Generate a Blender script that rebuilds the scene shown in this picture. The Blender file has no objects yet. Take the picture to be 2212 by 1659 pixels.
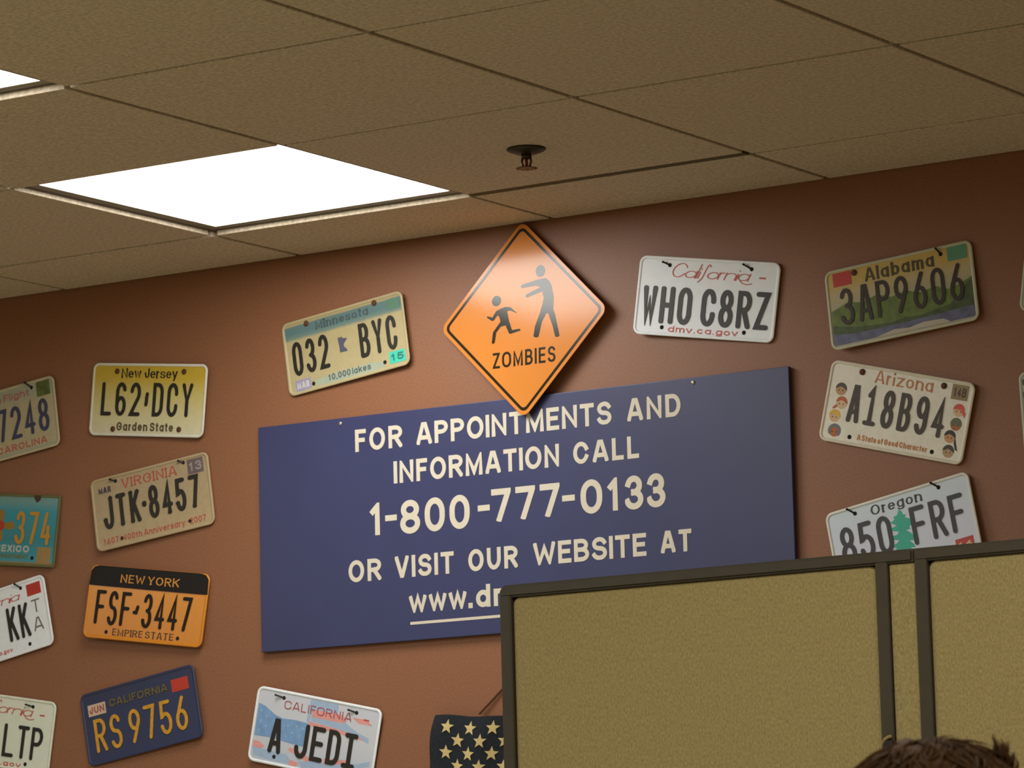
import bpy, bmesh, math, random
from mathutils import Vector, Matrix, noise
random.seed(7)
S = bpy.context.scene
COL = S.collection
PI = math.pi

# ------------------------------------------------------------------ camera, light, exposure
CAM_Z = 1.45
FPX, YAW, PITCH, ROLL, DIST = 8838.05, -0.566644, 0.147611, -0.027313, 6.69344
H = 1.49533 + CAM_Z                     # underside of the ceiling tiles
fwd = Vector((math.sin(YAW) * math.cos(PITCH), math.cos(YAW) * math.cos(PITCH), math.sin(PITCH)))
r0 = Vector((math.cos(YAW), -math.sin(YAW), 0)); u0 = r0.cross(fwd)
rt = math.cos(ROLL) * r0 + math.sin(ROLL) * u0
up = -math.sin(ROLL) * r0 + math.cos(ROLL) * u0
cam = bpy.data.cameras.new('camera')
cam.sensor_fit = 'HORIZONTAL'; cam.sensor_width = 36; cam.lens = FPX / 2212 * 36
cam.clip_start = 0.05; cam.clip_end = 60
co = bpy.data.objects.new('camera', cam); COL.objects.link(co)
mw = Matrix((rt, up, -fwd)).transposed().to_4x4(); mw.translation = Vector((0, -DIST, CAM_Z))
co.matrix_world = mw
S.camera = co
cam.dof.use_dof = True; cam.dof.focus_distance = 6.4; cam.dof.aperture_fstop = 32

W = bpy.data.worlds.new('world'); S.world = W; W.use_nodes = True
W.node_tree.nodes['Background'].inputs[0].default_value = (1.0, .85, .62, 1)
W.node_tree.nodes['Background'].inputs[1].default_value = 0.05
S.view_settings.view_transform = 'Standard'; S.view_settings.look = 'None'
S.view_settings.gamma = 1; S.view_settings.use_curve_mapping = False
S.view_settings.exposure = 0.0
LAMP = 13.2                                # radiance of a lit ceiling panel
LAMP_COL = (1.0, .985, .95)

# ------------------------------------------------------------------ helpers
def lin(c, a=1.0):
    return tuple(((v / 255) / 12.92 if v / 255 <= .04045 else ((v / 255 + .055) / 1.055) ** 2.4) for v in c) + (a,)

MATS = {}
def M(name, rgb, rough=.5, metal=0., spec=.5, var=.06, scale=40., bump=0., coat=0.):
    """Principled surface with a little procedural colour variation."""
    if name in MATS: return MATS[name]
    m = bpy.data.materials.new(name); m.use_nodes = True
    nt = m.node_tree; b = nt.nodes['Principled BSDF']
    b.inputs['Roughness'].default_value = rough; b.inputs['Metallic'].default_value = metal
    b.inputs['Specular IOR Level'].default_value = spec
    if coat: b.inputs['Coat Weight'].default_value = coat; b.inputs['Coat Roughness'].default_value = .15
    c = lin(rgb)
    tc = nt.nodes.new('ShaderNodeTexCoord'); nz = nt.nodes.new('ShaderNodeTexNoise')
    nz.inputs['Scale'].default_value = scale; nz.inputs['Detail'].default_value = 4
    nt.links.new(tc.outputs['Object'], nz.inputs['Vector'])
    rp = nt.nodes.new('ShaderNodeValToRGB')
    rp.color_ramp.elements[0].position = .3; rp.color_ramp.elements[1].position = .7
    rp.color_ramp.elements[0].color = tuple(v * (1 - var) for v in c[:3]) + (1,)
    rp.color_ramp.elements[1].color = tuple(min(1, v * (1 + var)) for v in c[:3]) + (1,)
    nt.links.new(nz.outputs['Fac'], rp.inputs['Fac']); nt.links.new(rp.outputs['Color'], b.inputs['Base Color'])
    if bump:
        bp = nt.nodes.new('ShaderNodeBump'); bp.inputs['Strength'].default_value = bump; bp.inputs['Distance'].default_value = .002
        nt.links.new(nz.outputs['Fac'], bp.inputs['Height']); nt.links.new(bp.outputs['Normal'], b.inputs['Normal'])
    MATS[name] = m
    return m

def M_print(name, stops, rough=.4, grime=(120, 95, 60), dirt=.15, wob=.0):
    """Plate sheeting: printed colour bands by height (mm, bottom to top) plus worn grime."""
    if name in MATS: return MATS[name]
    m = bpy.data.materials.new(name); m.use_nodes = True
    nt = m.node_tree; b = nt.nodes['Principled BSDF']; b.inputs['Roughness'].default_value = rough
    tc = nt.nodes.new('ShaderNodeTexCoord'); sep = nt.nodes.new('ShaderNodeSeparateXYZ')
    nt.links.new(tc.outputs['Object'], sep.inputs[0])
    nz = nt.nodes.new('ShaderNodeTexNoise'); nz.inputs['Scale'].default_value = 22; nz.inputs['Detail'].default_value = 5
    nt.links.new(tc.outputs['Object'], nz.inputs['Vector'])
    mp = nt.nodes.new('ShaderNodeMapRange')
    mp.inputs['From Min'].default_value = -.0762; mp.inputs['From Max'].default_value = .0762
    ma = nt.nodes.new('ShaderNodeMath'); ma.operation = 'MULTIPLY_ADD'; ma.inputs[1].default_value = wob; 
    nt.links.new(nz.outputs['Fac'], ma.inputs[0]); nt.links.new(sep.outputs['Y'], ma.inputs[2])
    nt.links.new(ma.outputs[0], mp.inputs['Value'])
    rp = nt.nodes.new('ShaderNodeValToRGB'); cr = rp.color_ramp
    while len(cr.elements) < len(stops): cr.elements.new(.5)
    for e, (y, c) in zip(cr.elements, stops):
        e.position = (y + 76.2) / 152.4; e.color = lin(c)
    nt.links.new(mp.outputs['Result'], rp.inputs['Fac'])
    n2 = nt.nodes.new('ShaderNodeTexNoise'); n2.inputs['Scale'].default_value = 45; n2.inputs['Detail'].default_value = 8; n2.inputs['Roughness'].default_value = .7
    nt.links.new(tc.outputs['Object'], n2.inputs['Vector'])
    r2 = nt.nodes.new('ShaderNodeMapRange'); r2.inputs['From Min'].default_value = .42; r2.inputs['From Max'].default_value = .75
    r2.inputs['To Max'].default_value = dirt
    nt.links.new(n2.outputs['Fac'], r2.inputs['Value'])
    mx = nt.nodes.new('ShaderNodeMix'); mx.data_type = 'RGBA'
    nt.links.new(r2.outputs['Result'], mx.inputs['Factor']); nt.links.new(rp.outputs['Color'], mx.inputs['A'])
    mx.inputs['B'].default_value = lin(grime)
    nt.links.new(mx.outputs['Result'], b.inputs['Base Color'])
    MATS[name] = m
    return m

def mesh_obj(name, bm, mat, parent=None, smooth=False):
    bm.normal_update()
    me = bpy.data.meshes.new(name); bm.to_mesh(me); bm.free()
    if smooth:
        for p in me.polygons: p.use_smooth = True
    me.materials.append(mat)
    o = bpy.data.objects.new(name, me); COL.objects.link(o)
    if parent: o.parent = parent
    return o

def tag(o, label, cat, group=None):
    o['label'] = label; o['category'] = cat
    if group: o['group'] = group
    return o

def thing(name, label, cat, mat=None, group=None):
    o = bpy.data.objects.new(name, None); COL.objects.link(o); o.empty_display_size = .05
    if mat is not None: o.matrix_world = mat
    return tag(o, label, cat, group)

def struct(o): o['kind'] = 'structure'; return o

def add_box(bm, lo, hi, bev=0.):
    r = bmesh.ops.create_cube(bm, size=1)
    c = [(a + b) / 2 for a, b in zip(lo, hi)]; s = [b - a for a, b in zip(lo, hi)]
    for v in r['verts']: v.co = Vector((v.co.x * s[0] + c[0], v.co.y * s[1] + c[1], v.co.z * s[2] + c[2]))
    if bev:
        es = list({e for v in r['verts'] for e in v.link_edges})
        bmesh.ops.bevel(bm, geom=es, offset=bev, segments=3, profile=.5, affect='EDGES')

def box(name, lo, hi, mat, parent=None, bev=0.):
    bm = bmesh.new(); add_box(bm, lo, hi, bev); return mesh_obj(name, bm, mat, parent)

def add_prism(bm, pts, z0, z1, k=.001):
    """closed outline (mm) extruded from z0 to z1 (mm)"""
    a = sum(pts[i - 1][0] * pts[i][1] - pts[i][0] * pts[i - 1][1] for i in range(len(pts)))
    if a < 0: pts = pts[::-1]
    t = [bm.verts.new((x * k, y * k, z1 * k)) for x, y in pts]
    b = [bm.verts.new((x * k, y * k, z0 * k)) for x, y in pts]
    bm.faces.new(t)
    n = len(pts)
    for i in range(n): bm.faces.new((t[i], b[i], b[(i + 1) % n], t[(i + 1) % n]))
    bm.faces.new(b[::-1])

def prism(name, pts, z0, z1, mat, parent):
    bm = bmesh.new()
    for p in (pts if isinstance(pts[0][0], (list, tuple)) else [pts]): add_prism(bm, p, z0, z1)
    bm.normal_update()
    bmesh.ops.triangulate(bm, faces=[f for f in bm.faces if len(f.verts) > 4])
    return mesh_obj(name, bm, mat, parent)

def circ(x, y, r, n=20, ry=None): return [(x + r * math.cos(2 * PI * i / n), y + (ry or r) * math.sin(2 * PI * i / n)) for i in range(n)]
def rect(x0, y0, x1, y1): return [(x0, y0), (x1, y0), (x1, y1), (x0, y1)]
def rrect(hw, hh, r, n=6):
    o = []
    for cx, cy, a in ((hw - r, hh - r, 0), (-hw + r, hh - r, 90), (-hw + r, -hh + r, 180), (hw - r, -hh + r, 270)):
        for i in range(n + 1):
            t = math.radians(a + 90 * i / n); o.append((cx + r * math.cos(t), cy + r * math.sin(t)))
    return o

def add_rings(bm, rings, cap_top=True, cap_bot=True):
    """rings: list of closed loops of 3-D points of equal length, joined in order"""
    L = [[bm.verts.new(p) for p in r] for r in rings]
    n = len(L[0])
    for a, b in zip(L, L[1:]):
        for i in range(n): bm.faces.new((a[i], a[(i + 1) % n], b[(i + 1) % n], b[i]))
    if cap_bot: bm.faces.new(L[0][::-1])
    if cap_top: bm.faces.new(L[-1])

def lathe(bm, prof, n=24, c=(0, 0, 0), flip=1):
    rings = [[(c[0] + max(r, 1e-5) * math.cos(2 * PI * i / n), c[1] + max(r, 1e-5) * math.sin(2 * PI * i / n), c[2] + z) for i in range(n)] for r, z in prof]
    add_rings(bm, rings)
    bmesh.ops.recalc_face_normals(bm, faces=bm.faces[:])

def add_tube(bm, pts, rad, n=8):
    P = [Vector(p) for p in pts]; rings = []
    for i, p in enumerate(P):
        d = (P[min(i + 1, len(P) - 1)] - P[max(i - 1, 0)]).normalized()
        a = d.orthogonal().normalized() if i == 0 else (rings_a - d * rings_a.dot(d)).normalized()
        rings_a = a; b = d.cross(a); rr = rad[i] if isinstance(rad, (list, tuple)) else rad
        rings.append([p + (a * math.cos(2 * PI * j / n) + b * math.sin(2 * PI * j / n)) * rr for j in range(n)])
    add_rings(bm, rings)

# ------------------------------------------------------------------ lettering: stroke alphabets
def arc(cx, cy, rx, ry, a0, a1, n=12):
    return [(cx + rx * math.cos(math.radians(a0 + (a1 - a0) * i / n)), cy + ry * math.sin(math.radians(a0 + (a1 - a0) * i / n))) for i in range(n + 1)]

def glyph(ch, r, style):
    """centre lines in a unit box; r = height of the rounded ends"""
    X = .70                               # x-height of small letters
    o = lambda a, b: arc(.5, 1 - r, .5, r, a, b) if a < 180.1 and b > -1 else None
    top = lambda a0, a1: arc(.5, 1 - r, .5, r, a0, a1)
    bot = lambda a0, a1: arc(.5, r, .5, r, a0, a1)
    plate = style == 'plate'
    if ch in '0O': return [top(0, 180) + bot(180, 360) + [(1, 1 - r)]]
    if ch == 'Q': return [top(0, 180) + bot(180, 360) + [(1, 1 - r)], [(.6, .25), (1, 0)]]
    if ch == 'C': return [[(1, .70)] + top(0, 180) + bot(180, 360) + [(1, .30)]] if plate else [top(28, 180) + bot(180, 332)]
    if ch == 'G': return [top(28, 180) + bot(180, 360) + [(1, .48), (.55, .48)]]
    if ch in 'Ss': 
        h = X if ch == 's' else 1
        p = arc(.5, .755, .46, .245, 20, 270, 16) + arc(.5, .25, .5, .26, 90, -160, 16)
        return [[(x, y * h) for x, y in p]]
    if ch == '3': return [arc(.48, .755, .44, .245, 165, -90, 16), arc(.48, .255, .52, .255, 90, -165, 16)]
    if ch == '2': return [arc(.5, .72, .5, .28, 170, -35, 16) + [(0, 0), (1, 0)]]
    if ch == '5': return [[(.95, 1), (.12, 1), (.05, .54)] + arc(.48, .31, .52, .31, 130, -165, 16)]
    if ch == '6': return [arc(.5, .29, .5, .29, 0, 360, 24), [(.78, 1), (.35, .66), (.04, .36)]]
    if ch == 'q6': return [arc(.5, .27, .5, .27, 0, 360, 24), [(0, .27), (0, .73)] + arc(.5, .73, .5, .27, 180, 20)]
    if ch == '9': return [arc(.5, .71, .5, .29, 0, 360, 24), [(.22, 0), (.65, .34), (.96, .64)]]
    if ch == 'q9': return [arc(.5, .73, .5, .27, 0, 360, 24), [(1, .73), (1, .27)] + arc(.5, .27, .5, .27, 0, -160)]
    if ch == '8': return [arc(.5, .76, .44, .24, 0, 360, 24), arc(.5, .26, .5, .26, 0, 360, 24)]
    if ch == '1': return [[(.12, .78), (.62, .97), (.62, 0)]]
    if ch == 's1': return [[(.15, .82), (.5, 1), (.5, 0)], [(0, 0), (1, 0)]]
    if ch == '4': return [[(.72, 0), (.72, 1), (0, .27), (1, .27)]]
    if ch == 'o4': return [[(.45, 1), (0, .24), (1, .24)], [(.78, .55), (.78, 0)]]
    if ch == '7': return [[(0, 1), (1, 1), (.36, 0)]]
    if ch == 'A': return [[(0, 0), (.40, 1), (.60, 1), (1, 0)], [(.14, .26), (.86, .26)]]
    if ch == 'B': return [[(0, 0), (0, 1), (.5, 1)] + arc(.5, .765, .42, .235, 90, -90, 10) + [(.12, .53)], [(.3, .53)] + arc(.52, .265, .48, .265, 90, -90, 10) + [(0, 0)]]
    if ch == 'D': return [[(0, 0), (0, 1), (.45, 1)] + arc(.45, 1 - r, .55, r, 90, 0, 8) + arc(.45, r, .55, r, 0, -90, 8) + [(0, 0)]]
    if ch == 'E': return [[(1, 1), (0, 1), (0, 0), (1, 0)], [(0, .52), (.88, .52)]]
    if ch == 'F': return [[(1, 1), (0, 1), (0, 0)], [(0, .52), (.85, .52)]]
    if ch == 'H': return [[(0, 0), (0, 1)], [(1, 0), (1, 1)], [(0, .5), (1, .5)]]
    if ch == 'I': return [[(.5, 0), (.5, 1)]]
    if ch == 'sI': return [[(.5, 0), (.5, 1)], [(0, 1), (1, 1)], [(0, 0), (1, 0)]]
    if ch == 'J': return [[(1, 1), (1, r)] + bot(0, -180)]
    if ch == 'K': return [[(0, 0), (0, 1)], [(1, 1), (.03, .40)], [(.36, .60), (1, 0)]]
    if ch == 'L': return [[(0, 1), (0, 0), (1, 0)]]
    if ch == 'M': return [[(0, 0), (0, 1), (.5, .08), (1, 1), (1, 0)]]
    if ch == 'N': return [[(0, 0), (0, 1), (1, 0), (1, 1)]]
    if ch == 'P': return [[(0, 0), (0, 1), (.5, 1)] + arc(.5, .745, .5, .255, 90, -90, 12) + [(0, .49)]]
    if ch == 'R': return [[(0, 0), (0, 1), (.5, 1)] + arc(.5, .745, .5, .255, 90, -90, 12) + [(0, .49)], [(.48, .49), (1, 0)]]
    if ch == 'T': return [[(0, 1), (1, 1)], [(.5, 1), (.5, 0)]]
    if ch == 'U': return [[(0, 1), (0, r)] + bot(180, 360) + [(1, 1)]]
    if ch == 'V': return [[(0, 1), (.46, 0), (.54, 0), (1, 1)]]
    if ch == 'W': return [[(0, 1), (.22, 0), (.5, .8 if not plate else .6), (.78, 0), (1, 1)]]
    if ch == 'Y': return [[(0, 1), (.5, .45), (1, 1)], [(.5, .45), (.5, 0)]]
    if ch == 'X': return [[(0, 0), (1, 1)], [(0, 1), (1, 0)]]
    if ch == 'Z': return [[(0, 1), (1, 1), (0, 0), (1, 0)]]
    if ch == '-': return [[(0, .46), (1, .46)]]
    if ch == '.': return [[(.5, .0), (.5, .012)]]
    if ch == ',': return [[(.5, .03), (.3, -.13)]]
    if ch == '*': return [[(.5, .47), (.5, .53)]]
    if ch == 'dot': return [[(.2, .33), (.5, .44), (.5, .56), (.8, .68)]]
    if ch == 'blob': return [[(-.2, .42), (.5, .42), (.9, .60)]]
    el = lambda: arc(.5, X / 2, .5, X / 2, 0, 360, 20)
    if ch == 'a': return [el(), [(1, X), (1, 0)]]
    if ch == 'b': return [[(0, 1), (0, 0)], el()]
    if ch == 'c': return [arc(.5, X / 2, .5, X / 2, 45, 315)]
    if ch == 'd': return [[(1, 1), (1, 0)], el()]
    if ch == 'e': return [[(.02, X * .52), (1, X * .52)] + arc(.5, X / 2, .5, X / 2, 5, 310)]
    if ch == 'f': return [[(.4, 0), (.4, .78)] + arc(.75, .78, .35, .22, 180, 70), [(0, X), (.9, X)]]
    if ch == 'F_': return [[(.1, -.3), (.45, .0), (.5, .8)] + arc(.72, .8, .22, .2, 180, 20)]
    if ch == 'g': return [el(), [(1, X), (1, -.08)] + arc(.5, -.08, .5, .2, 0, -150)]
    if ch == 'h': return [[(0, 1), (0, 0)], arc(.5, X - .3, .5, .3, 180, 0) + [(1, 0)]]
    if ch == 'i': return [[(.5, 0), (.5, X * .90)], [(.5, .985), (.5, 1)]]
    if ch == 'k': return [[(0, 0), (0, 1)], [(.95, X), (.04, .26)], [(.36, .42), (1, 0)]]
    if ch == 'l': return [[(.5, 0), (.5, 1)]]
    if ch == 'm': return [[(0, 0), (0, X)], arc(.25, X - .2, .25, .2, 180, 0) + [(.5, 0)], arc(.75, X - .2, .25, .2, 180, 0) + [(1, 0)]]
    if ch == 'n': return [[(0, 0), (0, X)], arc(.5, X - .28, .5, .28, 180, 0) + [(1, 0)]]
    if ch == 'o': return [el()]
    if ch == 'p': return [[(0, X), (0, -.3)], el()]
    if ch == 'r': return [[(0, 0), (0, X)], arc(.6, X - .3, .6, .3, 180, 70)]
    if ch == 't': return [[(.45, .93), (.45, .16)] + arc(.75, .16, .3, .16, 180, 280), [(0, X), (1, X)]]
    if ch == 'u': return [[(0, X), (0, .28)] + arc(.5, .28, .5, .28, 180, 360), [(1, X), (1, 0)]]
    if ch == 'v': return [[(0, X), (.46, 0), (.54, 0), (1, X)]]
    if ch == 'w': return [[(0, X), (.24, 0), (.5, X), (.76, 0), (1, X)]]
    if ch == 'y': return [[(0, X), (.5, 0)], [(1, X), (.35, -.28)]]
    if ch == 'z': return [[(0, X), (1, X), (0, 0), (1, 0)]]
    return []

WIDE = {'I': .12, 'i': .12, 'l': .12, '.': .16, ',': .16, '*': .2, 'dot': .42, 'blob': .6, '-': .34, '1': .45, 's1': .45, 'M': .82, 'W': .98, 'm': .85, 'w': .78,
        'f': .36, 't': .36, 'r': .36, 'O': .78, 'C': .74, 'D': .70, 'A': .74, 'V': .70, 'N': .70, 'R': .68, 'B': .66, 'E': .58, 'F': .54, 'L': .54, 'T': .64,
        'U': .70, 'S': .66, 'P': .64, 'H': .70, 'G': .76, 'J': .54, 'K': .7, 'Y': .7, 'Z': .62, 'F_': .4}

def add_ribbon(bm, pts, hw, cap, z0, zt, pen=None):
    """a stroke of half-width hw (mm) along pts; cap r(ound) / s(quare) / b(utt)"""
    P = [Vector((x, y)) for x, y in pts]
    P = [p for i, p in enumerate(P) if i == 0 or (p - P[i - 1]).length > 1e-4]
    if len(P) < 2: return
    closed = (P[0] - P[-1]).length < 1e-3
    if closed: P = P[:-1]
    n = len(P); sec = []
    wf = lambda d: hw * (1 if pen is None else pen + (1 - pen) * abs(d.y))
    for i in range(n):
        if closed: a, b = (P[i] - P[i - 1]).normalized(), (P[(i + 1) % n] - P[i]).normalized()
        else:
            a = (P[i] - P[i - 1]).normalized() if i else (P[1] - P[0]).normalized()
            b = (P[i + 1] - P[i]).normalized() if i < n - 1 else a
        na, nb = Vector((-a.y, a.x)), Vector((-b.y, b.x))
        m = na + nb
        if m.length < .2: m = na.copy()
        m.normalize(); k = 1 / max(m.dot(na), .42)
        sec.append((P[i], m * k * wf((a + b).normalized() if (a + b).length > .2 else a)))
    if not closed:
        d0 = (P[0] - P[1]).normalized(); d1 = (P[-1] - P[-2]).normalized()
        h0, h1 = sec[0][1], sec[-1][1]
        if cap == 'r':
            st = [(P[0] + d0 * hw * math.sin(t), h0 * max(math.cos(t), .05)) for t in (1.5, 1.15, .75, .4)]
            en = [(P[-1] + d1 * hw * math.sin(t), h1 * max(math.cos(t), .05)) for t in (.4, .75, 1.15, 1.5)]
            sec = st + sec + en
        elif cap == 's':
            sec = [(P[0] + d0 * hw, h0)] + sec + [(P[-1] + d1 * hw, h1)]
    V = []
    for i, (c, h) in enumerate(sec):
        l, r_ = c + h, c - h; z1 = zt + .14 * i / len(sec)
        V.append([bm.verts.new((q.x * .001, q.y * .001, z * .001)) for q, z in ((l, z1), (r_, z1), (r_, z0), (l, z0))])
    m = len(V)
    for i in range(m if closed else m - 1):
        a, b = V[i], V[(i + 1) % m]
        for k in range(4): bm.faces.new((a[k], a[(k + 1) % 4], b[(k + 1) % 4], b[k]))
    if not closed:
        bm.faces.new(V[0][::-1]); bm.faces.new(V[-1])

def toks(s):
    """'{s1}' names a special glyph"""
    out, i = [], 0
    while i < len(s):
        if s[i] == '{': j = s.index('}', i); out.append(s[i + 1:j]); i = j + 1
        else: out.append(s[i]); i += 1
    return out

def text(name, s, x0, x1, y0, y1, stroke, mat, parent, style='sans', z0=.6, z1=1.4, uniform=False, gap=.17, space=.34, cap=None, r=None, shear=0., pen=None, serif=0., angle=0., xs=1.):
    """one line of lettering filling x0..x1 and y0..y1 (mm)"""
    T = toks(s); hw = stroke / 2; h = y1 - y0
    cap = cap or ('r' if style == 'plate' else 's'); r = r or (.27 if style == 'plate' else .5)
    wd = lambda c: 1.0 if uniform and c not in ('dot', 'blob', '*', '-', '.', ',') else WIDE.get(c, .60)
    tot = sum((space if c == ' ' else wd(c)) for c in T)
    gp = [0 if i == len(T) - 1 or T[i] == ' ' or T[i + 1] == ' ' else gap for i in range(len(T))]
    k = (x1 - x0) / (tot + sum(gp)); x = x0
    bm = bmesh.new()
    for i, c in enumerate(T):
        if c == ' ': x += space * k; continue
        w = wd(c) * k; g = bmesh.new()
        for ip, p in enumerate(glyph(c, r, style)):
            iw = max(w - stroke, 0)
            if xs != 1. and c in 'acemnorsuvwxzi': p = [(px, py * xs) for px, py in p]
            q = [(x + hw + px * iw if iw > 0 else x + w / 2 + (px - .5) * w * .2, y0 + hw + py * (h - stroke)) for px, py in p]
            q = [(a + shear * (b - y0), b) for a, b in q]
            add_ribbon(g, q, hw, cap, z0, z1 + .17 * ip, pen)
            if serif and not (abs(q[0][0] - q[-1][0]) < .01 and abs(q[0][1] - q[-1][1]) < .01):
                for e, f in ((q[0], q[1]), (q[-1], q[-2])):
                    d = Vector((f[0] - e[0], f[1] - e[1]))
                    if d.length > 0 and abs(d.normalized().y) > .8:
                        add_ribbon(g, [(e[0] - serif, e[1]), (e[0] + serif, e[1])], hw * .5, 'b', z0, z1 + .5)
        if cap == 's' and not shear:
            lo = y0 - (h * .5 if c in ('g', 'p', 'y', ',', 'F_') else 0)
            for co_, no in (((0, y1 * .001, 0), (0, 1, 0)), ((0, lo * .001, 0), (0, -1, 0)), ((x * .001, 0, 0), (-1, 0, 0)), (((x + w) * .001, 0, 0), (1, 0, 0))):
                if c in ('-', '.', ',', '*', 'dot', 'I', 'i', 'l') and no[0]: continue
                rr = bmesh.ops.bisect_plane(g, geom=g.verts[:] + g.edges[:] + g.faces[:], plane_co=co_, plane_no=no, clear_outer=True)
                ed = [e for e in rr['geom_cut'] if isinstance(e, bmesh.types.BMEdge)]
                if ed: bmesh.ops.edgeloop_fill(g, edges=ed)
        me = bpy.data.meshes.new('tmp'); g.to_mesh(me); g.free(); bm.from_mesh(me); bpy.data.meshes.remove(me)
        x += w + gp[i] * k
    if angle:
        bmesh.ops.rotate(bm, verts=bm.verts[:], cent=((x0 + x1) / 2000, (y0 + y1) / 2000, 0), matrix=Matrix.Rotation(angle, 3, 'Z'))
    return mesh_obj(name, bm, mat, parent)

# ------------------------------------------------------------------ the room
def wall_paint():
    m = bpy.data.materials.new('terracotta_wall_paint'); m.use_nodes = True; nt = m.node_tree; b = nt.nodes['Principled BSDF']
    tc = nt.nodes.new('ShaderNodeTexCoord'); nz = nt.nodes.new('ShaderNodeTexNoise'); nz.inputs['Scale'].default_value = 260; nz.inputs['Detail'].default_value = 3
    nt.links.new(tc.outputs['Object'], nz.inputs['Vector'])
    rp = nt.nodes.new('ShaderNodeValToRGB'); rp.color_ramp.elements[0].position = .35; rp.color_ramp.elements[1].position = .65
    rp.color_ramp.elements[0].color = lin((134, 89, 61)); rp.color_ramp.elements[1].color = lin((146, 98, 68))
    nt.links.new(nz.outputs['Fac'], rp.inputs['Fac']); nt.links.new(rp.outputs['Color'], b.inputs['Base Color'])
    b.inputs['Roughness'].default_value = .47; b.inputs['Specular IOR Level'].default_value = .42
    bp = nt.nodes.new('ShaderNodeBump'); bp.inputs['Strength'].default_value = .12; bp.inputs['Distance'].default_value = .001
    nt.links.new(nz.outputs['Fac'], bp.inputs['Height']); nt.links.new(bp.outputs['Normal'], b.inputs['Normal'])
    return m

def tile_mat():
    m = bpy.data.materials.new('mineral_fibre_tile'); m.use_nodes = True; nt = m.node_tree; b = nt.nodes['Principled BSDF']
    tc = nt.nodes.new('ShaderNodeTexCoord'); nz = nt.nodes.new('ShaderNodeTexNoise'); nz.inputs['Scale'].default_value = 130; nz.inputs['Detail'].default_value = 4; nz.inputs['Roughness'].default_value = .65
    nt.links.new(tc.outputs['Object'], nz.inputs['Vector'])
    rp = nt.nodes.new('ShaderNodeValToRGB'); rp.color_ramp.elements[0].position = .33; rp.color_ramp.elements[1].position = .62
    rp.color_ramp.elements[0].color = lin((184, 169, 144)); rp.color_ramp.elements[1].color = lin((220, 204, 180))
    nt.links.new(nz.outputs['Fac'], rp.inputs['Fac']); nt.links.new(rp.outputs['Color'], b.inputs['Base Color'])
    b.inputs['Roughness'].default_value = .9; b.inputs['Specular IOR Level'].default_value = .2
    bp = nt.nodes.new('ShaderNodeBump'); bp.inputs['Strength'].default_value = .5; bp.inputs['Distance'].default_value = .002
    nt.links.new(nz.outputs['Fac'], bp.inputs['Height']); nt.links.new(bp.outputs['Normal'], b.inputs['Normal'])
    return m

X0, X1, Y0 = -9.6, 1.6, -9.4
struct(box('wall_back', (X0 - .12, 0, -.02), (X1 + .12, .12, H + .25), wall_paint()))
beige = M('beige_wall_paint', (206, 194, 160), .7, scale=60)
struct(box('wall_left', (X0 - .12, Y0, 0), (X0, -.001, H + .25), beige))
struct(box('wall_right', (X1, Y0, 0), (X1 + .12, -.001, H + .25), beige))
struct(box('wall_front', (X0 - .12, Y0 - .12, 0), (X1 + .12, Y0, H + .25), beige))
struct(box('floor', (X0 - .12, Y0 - .12, -.15), (X1 + .12, -.001, 0), M('pale_floor_tile', (196, 188, 158), .6, scale=6, var=.1)))

CELL = .6096; GX, GY = -4.152, -.2963
LIT = [(-1, 0), (-1, 2), (-1, 4), (-1, 6), (-1, 9), (-5, 3), (-5, 6), (-5, 9), (3, 4), (3, 7), (3, 10), (7, 5), (7, 9)]
def ceiling():
    bm = bmesh.new(); g = .0056; random.seed(3)
    kx0 = math.floor((X0 - GX) / CELL); kx1 = math.ceil((X1 - GX) / CELL); ky1 = math.ceil((-Y0 + GY) / CELL)
    for i in range(kx0, kx1):
        for j in range(-1, ky1):
            if (i, j) in LIT: continue
            xa, xb = max(GX + i * CELL, X0 + .002), min(GX + (i + 1) * CELL, X1 - .002)
            ya, yb = max(GY - (j + 1) * CELL, Y0 + .002), min(GY - j * CELL, -.003)
            if xb - xa < .03 or yb - ya < .03: continue
            dz = random.uniform(-.0006, .0008)
            ga = .020 if i == 0 else g
            add_box(bm, (xa + g, ya + g, H + dz), (xb - g, yb - (ga if j == 0 else g if j > 0 else .002), H + .016), .0018)
    c = struct(mesh_obj('ceiling', bm, tile_mat()))
    bm = bmesh.new(); gm = M('grid_tee_metal', (70, 60, 45), .6)
    for i in range(kx0, kx1 + 1):
        x = GX + i * CELL
        if X0 + .02 < x < X1 - .02: add_box(bm, (x - .012, Y0 + .002, H + .0100), (x + .012, -.003, H + .0130))
    for j in range(0, ky1):
        y = GY - j * CELL
        if y > Y0 + .02: add_box(bm, (X0 + .002, y - .012, H + .0103), (X1 - .002, y + .012, H + .0127))
    mesh_obj('ceiling_grid', bm, gm, c)
    box('exposed_tee', (GX + .0062, GY - .0192, H + .0004), (GX + CELL - .0062, GY + .0048, H + .0125), M('dark_tee_metal', (104, 92, 68), .8, spec=.1), c)
    box('ceiling_deck', (X0, Y0, H + .12), (X1, -.001, H + .2), gm, c)
ceiling()

def lamp_mat():
    m = bpy.data.materials.new('lit_diffuser'); m.use_nodes = True; nt = m.node_tree
    nt.nodes.remove(nt.nodes['Principled BSDF']); e = nt.nodes.new('ShaderNodeEmission')
    e.inputs['Color'].default_value = LAMP_COL + (1,); e.inputs['Strength'].default_value = LAMP
    nt.links.new(e.outputs[0], nt.nodes['Material Output'].inputs[0]); return m

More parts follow.
